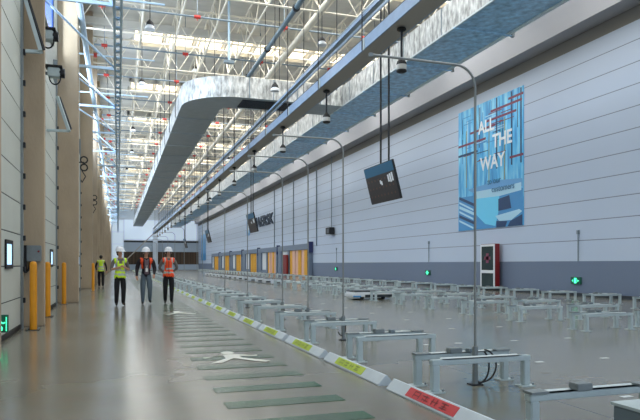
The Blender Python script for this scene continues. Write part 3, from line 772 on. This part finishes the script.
# ---------------------------------------------------------------- robots
def robot(L_=.7, W_=.52, H_=.33):
    t = empty('floor_robot', (0,0,0))
    MB().box(-W_/2,W_/2,-L_/2,L_/2,.03,H_,'agv',.04).build('body', t)
    MB().box(-W_/2+.1,W_/2-.1,-L_/2-.012,-L_/2+.02,.09,.17,'agv_dark').build('scanner_slot', t)
    MB().box(-W_/2+.06,W_/2-.06,-L_/2+.06,L_/2-.06,H_,H_+.03,'agv_dark').build('lift_plate', t)
    for s in (-1,1): MB().tube((s*W_*.42,0,.06),(s*W_*.46,0,.06),.06,'black',12).build('wheel', t)
    return t
r0 = robot()
n = 0
for k in range(14):
    o = r0 if n == 0 else copy_tree(r0)
    o.location = (9.0, depth_y(36.6,9.0)+2.25*k, 0)
    tag(o, 'small white floor robot in the line before the dock shelters, %s from the camera' % od(n), 'robot', 'floor robots parked in front of the dock shelters'); n += 1
z = 21.3; 
t = empty('floor_robot', (8.46, 20.1, 0), 0); tag(t, 'large white low robot with blue stripe standing alone past the middle stands', 'robot')
MB().box(-.75,.75,-.45,.45,.05,.27,'agv',.06).build('body', t)
MB().box(-.68,.68,-.38,.38,.27,.31,'agv_dark').build('lift_plate', t)
MB().box(-.3,.72,-.462,-.448,.09,.18,'agv_dark').build('scanner_slot', t)
MB().box(-.74,-.45,-.463,-.45,.1,.15,'p_mid').build('blue_stripe', t)
for s in (-1,1): MB().tube((s*.4,-.42,.07),(s*.4,.42,.07),.07,'black',12).build('wheel', t)

# ---------------------------------------------------------------- kerb blocks, stripes, tags
def kerb(pm, ink):
    t = empty('kerb_block', (0,0,0)); L_ = 1.76; X0, X1 = 0, .18
    MB().prism([(X0,0),(X0,.015),(.082,.105),(.098,.105),(X1,.015),(X1,0)],0,L_,'kerb').build('body', t)
    d = Vector((.082,0,.09)).normalized(); nrm = Vector((-d.z,0,d.x))
    def P(a, y, o): return Vector((X0,y,.015))+d*a+nrm*o
    if pm:
        b = MB(); vs = [P(.015,.5,.004),P(.11,.5,.004),P(.11,1.36,.004),P(.015,1.36,.004),P(.015,.5,0),P(.11,.5,0),P(.11,1.36,0),P(.015,1.36,0)]
        b.faces(vs, [(0,1,2,3),(0,1,5,4),(1,2,6,5),(2,3,7,6),(3,0,4,7)], pm); pt = b.build('plate', t)
        b = MB()
        for i, y in enumerate((.64,.8,.96,1.12)):
            for (u0,u1,v0,v1) in (((.035,.045,0,.11),(.055,.062,.01,.1),(.08,.09,0,.11),(.03,.095,.05,.062)), ((.03,.095,.02,.032),(.03,.095,.085,.097),(.06,.068,0,.11)), ((.04,.05,0,.1),(.075,.085,0,.12),(.03,.095,.04,.052),(.03,.06,.09,.1)), ((.085,.095,0,.11),(.05,.058,.0,.11),(.03,.09,.0,.012),(.03,.09,.1,.112)))[i]:
                b.faces([P(u0,y+v0,.006),P(u1,y+v0,.006),P(u1,y+v1,.006),P(u0,y+v1,.006)],[(0,1,2,3)],ink)
        b.build('lettering', pt)
    return t
kr = kerb('redplate','red_ink'); kl = kerb('lime','lime_ink'); ul = False
for k in range(60):
    y = 3.79+1.95*k
    if k == 0: o = kr; lab = 'white kerb block with red plate at the bottom of the picture'
    elif k < 22:
        o = kl if not ul else copy_tree(kl); ul = True; lab = 'white kerb block with lime plate, %s beyond the red-plated one' % od(k-1)
    else:
        o = copy_tree(kl); lab = 'tiny white kerb block far down the walkway edge, %s beyond the red-plated one' % od(k-1)
    o.location = (2.53, y, 0); tag(o, lab, 'kerb block', 'kerb blocks along the walkway')
me = MB().box(0,1.08,-.125,.125,.001,.004,'green').mesh('green_stripe')
for k in range(70):
    o = bpy.data.objects.new('green_stripe', me); COL.objects.link(o); o.location = (.9, 4.68+.68*k, 0)
    tag(o, 'green painted floor stripe across the walkway, %s from the camera' % od(k) if k < 60 else 'faint green floor stripe far down the walkway beyond the group of walkers', 'floor stripe', 'green stripes of the walkway')
def pict(y, lab):
    b = MB(); z = .0065
    def pg(pts): b.faces([(p[0],p[1],z) for p in pts], [tuple(range(len(pts)))], 'pict')
    # walking figure lying across the path, head to the far side
    pg([(.17*math.cos(a)*.55, .42+.17*math.sin(a)*.8) for a in [2*PI*q/14 for q in range(14)]])
    pg([(-.09,.27),(.1,.27),(.12,-.08),(-.1,-.08)])
    pg([(-.09,.27),(-.3,.02),(-.36,-.0),(-.38,.06),(-.1,.2)])
    pg([(.1,.27),(.28,.1),(.36,.12),(.34,.04),(.1,.1)])
    pg([(-.1,-.08),(.0,-.08),(-.2,-.42),(-.36,-.44),(-.3,-.36)])
    pg([(.0,-.08),(.12,-.08),(.42,-.42),(.34,-.5),(.22,-.4)])
    tag(b.build('walking_figure_marking', loc=(1.45,y,0)), lab, 'floor marking', 'white walking figures on the walkway')
pict(8.1, 'nearest white walking-figure marking on the green striped walkway')
pict(15.9, 'second white walking-figure marking, just in front of the walkers')
me = MB().box(-.06,.06,-.03,.03,.001,.003,'tag').mesh('floor_tag'); q = 0
for j in range(14):
    for i, x in enumerate((4.55, 5.1, 6.13, 7.2)):
        if i == 0 and j > 5: continue
        o = bpy.data.objects.new('floor_tag', me); COL.objects.link(o); o.location = (x, 4.55+1.95*j, 0)
        tag(o, 'small white floor tag, %s line from the camera, %s out from the kerb row' % (od(j), od(i)), 'floor tag', 'white tags on the robot floor')

# ---------------------------------------------------------------- people
def seg_dist(p, a, b):
    ab = b-a; t = max(0, min(1, (p-a).dot(ab)/max(ab.length_squared,1e-9))); return (p-(a+ab*t)).length
def person(name, loc, rz, scale, J, spec, label, head_turn=0, helmet=True, hair_long=False):
    """J: joint -> (x,y,z,rx,ry); spec: list of (j0,j1,material key)"""
    root = empty('person', loc, rz); root.scale = (scale,)*3; tag(root, label, 'person')
    names = list(J); idx = {n: i for i, n in enumerate(names)}
    me = bpy.data.meshes.new('b'); me.from_pydata([J[n][:3] for n in names], [(idx[a], idx[b]) for a, b, _ in spec], [])
    o = bpy.data.objects.new('tmp', me); COL.objects.link(o)
    md = o.modifiers.new('s','SKIN'); md.use_smooth_shade = True; md.branch_smoothing = .4
    sv = me.skin_vertices[0].data
    for n in names: sv[idx[n]].radius = J[n][3:5]; sv[idx[n]].use_root = (n == 'pelvis')
    ss = o.modifiers.new('u','SUBSURF'); ss.levels = 2; ss.render_levels = 2
    bpy.context.view_layer.update()
    nm = bpy.data.meshes.new_from_object(o.evaluated_get(bpy.context.evaluated_depsgraph_get()))
    bpy.data.objects.remove(o)
    nm.materials.clear(); mk = []
    P = {n: Vector(J[n][:3]) for n in names}
    tags = []
    for p in nm.polygons:
        best = min(spec, key=lambda s: seg_dist(p.center, P[s[0]], P[s[1]]) / (.5*(J[s[0]][3]+J[s[1]][3])+.02))
        k = best[2]
        if best[0] in ('pelvis','hipL','hipR') and p.center.z > .97: k = spec_top
        if k not in mk: mk.append(k); nm.materials.append(M[k])
        p.material_index = mk.index(k); p.use_smooth = True; tags.append(best)
    body = bpy.data.objects.new('body', nm); COL.objects.link(body); body.parent = root
    return root, body, nm, tags, P
def shell(root, nm, tags, test, off, mats, name):
    """clothing: body faces pushed outward along their normals, with thickness"""
    b = bmesh.new(); vm = {}; ml = []
    for p, tg in zip(nm.polygons, tags):
        k = test(p.center, tg, p.normal)
        if not k: continue
        vs = []
        for vi in p.vertices:
            if vi not in vm: vm[vi] = b.verts.new(nm.vertices[vi].co + nm.vertices[vi].normal*off)
            vs.append(vm[vi])
        try: f = b.faces.new(vs)
        except ValueError: continue
        if k not in ml: ml.append(k)
        f.material_index = ml.index(k); f.smooth = True
    me = bpy.data.meshes.new(name); b.to_mesh(me); b.free()
    for k in ml: me.materials.append(M[k])
    o = bpy.data.objects.new(name, me); COL.objects.link(o); o.parent = root
    s = o.modifiers.new('t','SOLIDIFY'); s.thickness = .008; s.offset = 1
    return o
def base_joints(arms, legs, wide=1.0):
    w_ = wide; arm_w = wide**2
    J = {'pelvis':(0,0,.93,.155*w_,.115),'waist':(0,0,1.08,.13*w_,.10),'chest':(0,.0,1.26,.165*w_,.115),'top':(0,.01,1.38,.12*w_,.09),
         'neck':(0,.0,1.475,.052,.052),'jaw':(0,-.018,1.545,.066,.072),'head':(0,-.005,1.63,.078,.092),'crown':(0,.005,1.69,.055,.065),
         'nose':(0,-.112,1.605,.012,.014)}
    E = [('pelvis','waist','T'),('waist','chest','T'),('chest','top','T'),('top','neck','skin'),('neck','jaw','skin'),('jaw','head','skin'),('head','crown','skin'),('head','nose','skin')]
    for s, n in ((-1,'R'),(1,'L')):
        hip,kn,an,toe = legs[n]
        J['hip'+n] = (s*.09, 0, .86, .108, .115); J['knee'+n] = (*kn, .078, .08); J['ankle'+n] = (*an, .06, .062)
        J['heel'+n] = (an[0], an[1]+.0, an[2]-.045, .042, .045); J['toe'+n] = (*toe, .04, .03)
        E += [('pelvis','hip'+n,'B'),('hip'+n,'knee'+n,'B'),('knee'+n,'ankle'+n,'B'),('ankle'+n,'heel'+n,'shoe'),('heel'+n,'toe'+n,'shoe')]
        el, wr, ha = arms[n]
        J['sh'+n] = (s*.185*w_, .01, 1.385, .065*arm_w, .067*arm_w); J['el'+n] = (*el, .05*arm_w, .05*arm_w); J['wr'+n] = (*wr, .03*arm_w, .032*arm_w); J['ha'+n] = (*ha, .034, .02)
        E += [('top','sh'+n,'T'),('sh'+n,'el'+n,'S'),('el'+n,'wr'+n,'F'),('wr'+n,'ha'+n,'skin')]
        d = (Vector(ha)-Vector(wr)).normalized(); side = d.cross(Vector((0,1,0)));
        if side.length < .3: side = d.cross(Vector((1,0,0)))
        side.normalize(); cu = side.cross(d).normalized()*(-1 if s > 0 else 1)
        for f in range(4):
            L1 = (.045,.052,.05,.04)[f]; base = Vector(ha)+side*(f-1.5)*.019
            a = base+d*L1; c = a+(d*.7+cu*.6)*.03
            J['f%d'%f+n] = (*a,.009,.009); J['g%d'%f+n] = (*c,.008,.008)
            E += [('ha'+n,'f%d'%f+n,'skin'),('f%d'%f+n,'g%d'%f+n,'skin')]
        th = Vector(wr)*.5+Vector(ha)*.5-side*.045; t2 = th+d*.04-side*.008
        J['t'+n] = (*th,.011,.011); J['u'+n] = (*t2,.009,.009); E += [('wr'+n,'t'+n,'skin'),('t'+n,'u'+n,'skin')]
    return J, E
def face_parts(root, helmet, turn, hair_back=True, tilt=0):
    g = Matrix.Translation((0,0,1.6)) @ Matrix.Rotation(turn,4,'Z') @ Matrix.Translation((0,0,-1.6))
    def fin(o): o.matrix_local = g
    b = MB()
    for s in (-1,1): b.ball((s*.031,-.092,1.628),.011,'white',u=8,v=6).ball((s*.031,-.101,1.628),.006,'black',u=8,v=6).box(s*.031-.016,s*.031+.016,-.1,-.092,1.648,1.654,'hair')
    fin(b.build('eyes', root))
    fin(MB().ball((0,-.092,1.565),.02,'lips',(1,.4,.3),8,6).build('mouth', root))
    b = MB()
    for s in (-1,1): b.ball((s*.086,.0,1.61),.022,'skin',(.4,.8,1.3),8,6)
    fin(b.build('ears', root))
    b = MB(); b.ball((0,.028,1.645),.094,'hair',(.96,.98,1.05),16,10)
    if hair_back: b.ball((0,.07,1.59),.06,'hair',(1.0,.6,1.0),12,8)
    fin(b.build('hair', root, smooth=True))
    if helmet:
        b = MB(); n = 24; prof = [(.138,.0),(.135,.012),(.125,.014),(.124,.05),(.112,.09),(.085,.125),(.045,.145),(.01,.15)]
        vs = []; fs = []
        for r_, z_ in prof:
            for k in range(n):
                a = 2*PI*k/n; br = 1.0
                y = r_*1.12*math.sin(a)
                if z_ < .013 and math.sin(a) < -.3: y -= .045*(-math.sin(a)-.3)/.7
                vs.append((r_*math.cos(a), y, 1.665+z_ + (-.008 if (z_ < .013 and math.sin(a) < -.3) else 0)))
        for j in range(len(prof)-1):
            for k in range(n): fs.append((j*n+k, j*n+(k+1)%n, (j+1)*n+(k+1)%n, (j+1)*n+k))
        fs.append(tuple(range((len(prof)-1)*n, len(prof)*n))); fs.append(tuple(range(n))[::-1])
        b.faces(vs, fs, 'helmet'); b.box(-.012,.012,-.1,.12,1.78,1.822,'helmet',.006)
        fin(b.build('helmet', root, smooth=True))
def make_person(px, py, H, arms, legs, top, bottom, sleeve, fore, vest, vestfn, label, rz=0, turn=0, helmet=True, wide=1.0):
    global spec_top
    z = 610*EYE/(py-264); xc = (px-320)/610*z
    J, E = base_joints(arms, legs, wide)
    mp = {'T':top,'B':bottom,'S':sleeve,'F':fore,'skin':'skin','shoe':'shoe'}
    E = [(a,b_,mp[c]) for a,b_,c in E]; spec_top = top
    root, body, nm, tags, P = person('person', (xc*CT+z*ST, -xc*ST+z*CT, 0), rz, H/(1.815 if helmet else 1.745), J, E, label)
    if vest: shell(root, nm, tags, vestfn, .018, None, 'vest')
    face_parts(root, helmet, turn)
    return root
TORSO = {'pelvis','waist','chest','top','hipL','hipR'}
def in_torso(c, tg): return tg[0] in ('pelvis','waist','chest','top') and tg[1] in ('waist','chest','top','shL','shR','neck','hipL','hipR') and abs(c.x) < .178 and .86 < c.z < 1.45
def vest_lime(c, tg, n):
    if not in_torso(c, tg): return None
    if c.z > 1.3 and abs(c.x) < .045+.3*(c.z-1.3) and c.y < 0: return None
    if .93 < c.z < .99 or 1.06 < c.z < 1.11: return 'reflect'
    if abs(abs(c.x)-.1) < .018 and c.z > 1.11: return 'reflect'
    return 'vest_y'
def vest_orange(c, tg, n):
    if not in_torso(c, tg): return None
    if c.z > 1.36 and abs(c.x) < .06 and c.y < 0: return None
    if .96 < c.z < 1.01 or 1.1 < c.z < 1.14: return 'reflect'
    if abs(abs(c.x)-.11) < .018 and c.z > 1.14: return 'reflect'
    return 'vest_o'
def vest_open(c, tg, n):     # orange only over the shoulders and chest sides
    if not in_torso(c, tg) or c.z < 1.13: return None
    if c.y < 0 and abs(c.x) < .095: return None
    return 'vest_o'
stand_legs = {'R':(None,(-.1,-.02,.49),(-.1,.03,.105),(-.12,-.13,.04)),'L':(None,(.1,-.03,.49),(.09,-.04,.105),(.11,-.2,.04))}
clasp = {'R':((-.27,.0,1.1),(-.1,-.2,1.17),(-.025,-.235,1.2)),'L':((.27,.02,1.1),(.12,-.2,1.16),(.04,-.25,1.19))}
make_person(120,305.6,1.775,clasp,stand_legs,'cloth_gry','cloth_blk','cloth_gry','skin','vest_y',vest_lime,
    'person in white helmet and lime vest with hands clasped, leftmost of the three walkers', rz=R(12), turn=R(40))
walk = {'R':(None,(-.1,-.04,.49),(-.1,.0,.105),(-.13,-.15,.04)),'L':(None,(.11,-.1,.5),(.12,.02,.15),(.13,-.14,.08))}
hang = {'R':((-.27,.04,1.12),(-.29,-.07,.9),(-.28,-.1,.83)),'L':((.27,.02,1.12),(.24,-.14,.95),(.22,-.17,.88))}
p2 = make_person(146,304.2,1.78,hang,walk,'cloth_nvy','jeans','cloth_nvy','cloth_nvy','vest_o',vest_open,
    'person in white helmet, dark jacket and jeans with lanyard badge, middle of the walkers', rz=R(5), turn=R(-25), wide=1.14)
b = MB().box(-.065,.065,-.165,-.14,.95,1.4,'cloth_pur',.01); b.build('shirt', p2)
b = MB().tube((-.05,-.13,1.42),(-.005,-.175,1.14),.007,'reflect',5).tube((.05,-.13,1.42),(.005,-.175,1.14),.007,'reflect',5).box(-.035,.035,-.18,-.17,1.03,1.14,'badge'); b.build('lanyard', p2)
behind = {'R':((-.28,.06,1.13),(-.14,.14,.98),(-.05,.17,.95)),'L':((.28,.06,1.13),(.14,.14,.98),(.05,.18,.97))}
p3 = make_person(168.5,303.3,1.8,behind,stand_legs,'cloth_gry','cloth_blk','cloth_gry','cloth_gry','vest_o',vest_orange,
    'person in white helmet and bright orange vest with hands behind back, rightmost walker', turn=R(0))
MB().box(-.006,.006,-.16,-.135,.9,1.36,'dark').build('zip', p3)
make_person(101,286.8,1.74,hang,stand_legs,'cloth_blk','cloth_blk','cloth_blk','cloth_blk','vest_y',vest_lime,
    'distant bareheaded person in lime vest and black clothes, seen from behind at left wall', rz=R(180), helmet=False)

# ---------------------------------------------------------------- light from outside, camera
wd = bpy.data.worlds.new('w'); S.world = wd; wd.use_nodes = True
bg = wd.node_tree.nodes['Background']; bg.inputs[0].default_value = (.62,.74,.9,1); bg.inputs[1].default_value = 1.0
cd = bpy.data.cameras.new('camera'); cam = bpy.data.objects.new('camera', cd); COL.objects.link(cam)
cam.location = (0,0,EYE); cam.rotation_euler = (R(90),0,-TH)
cd.sensor_width = 36; cd.lens = 610/640*36; cd.shift_y = 54/640; cd.clip_end = 400; cd.clip_start = .05
S.camera = cam
S.view_settings.view_transform = 'Standard'; S.view_settings.look = 'None'; S.view_settings.gamma = 1; S.view_settings.exposure = .38
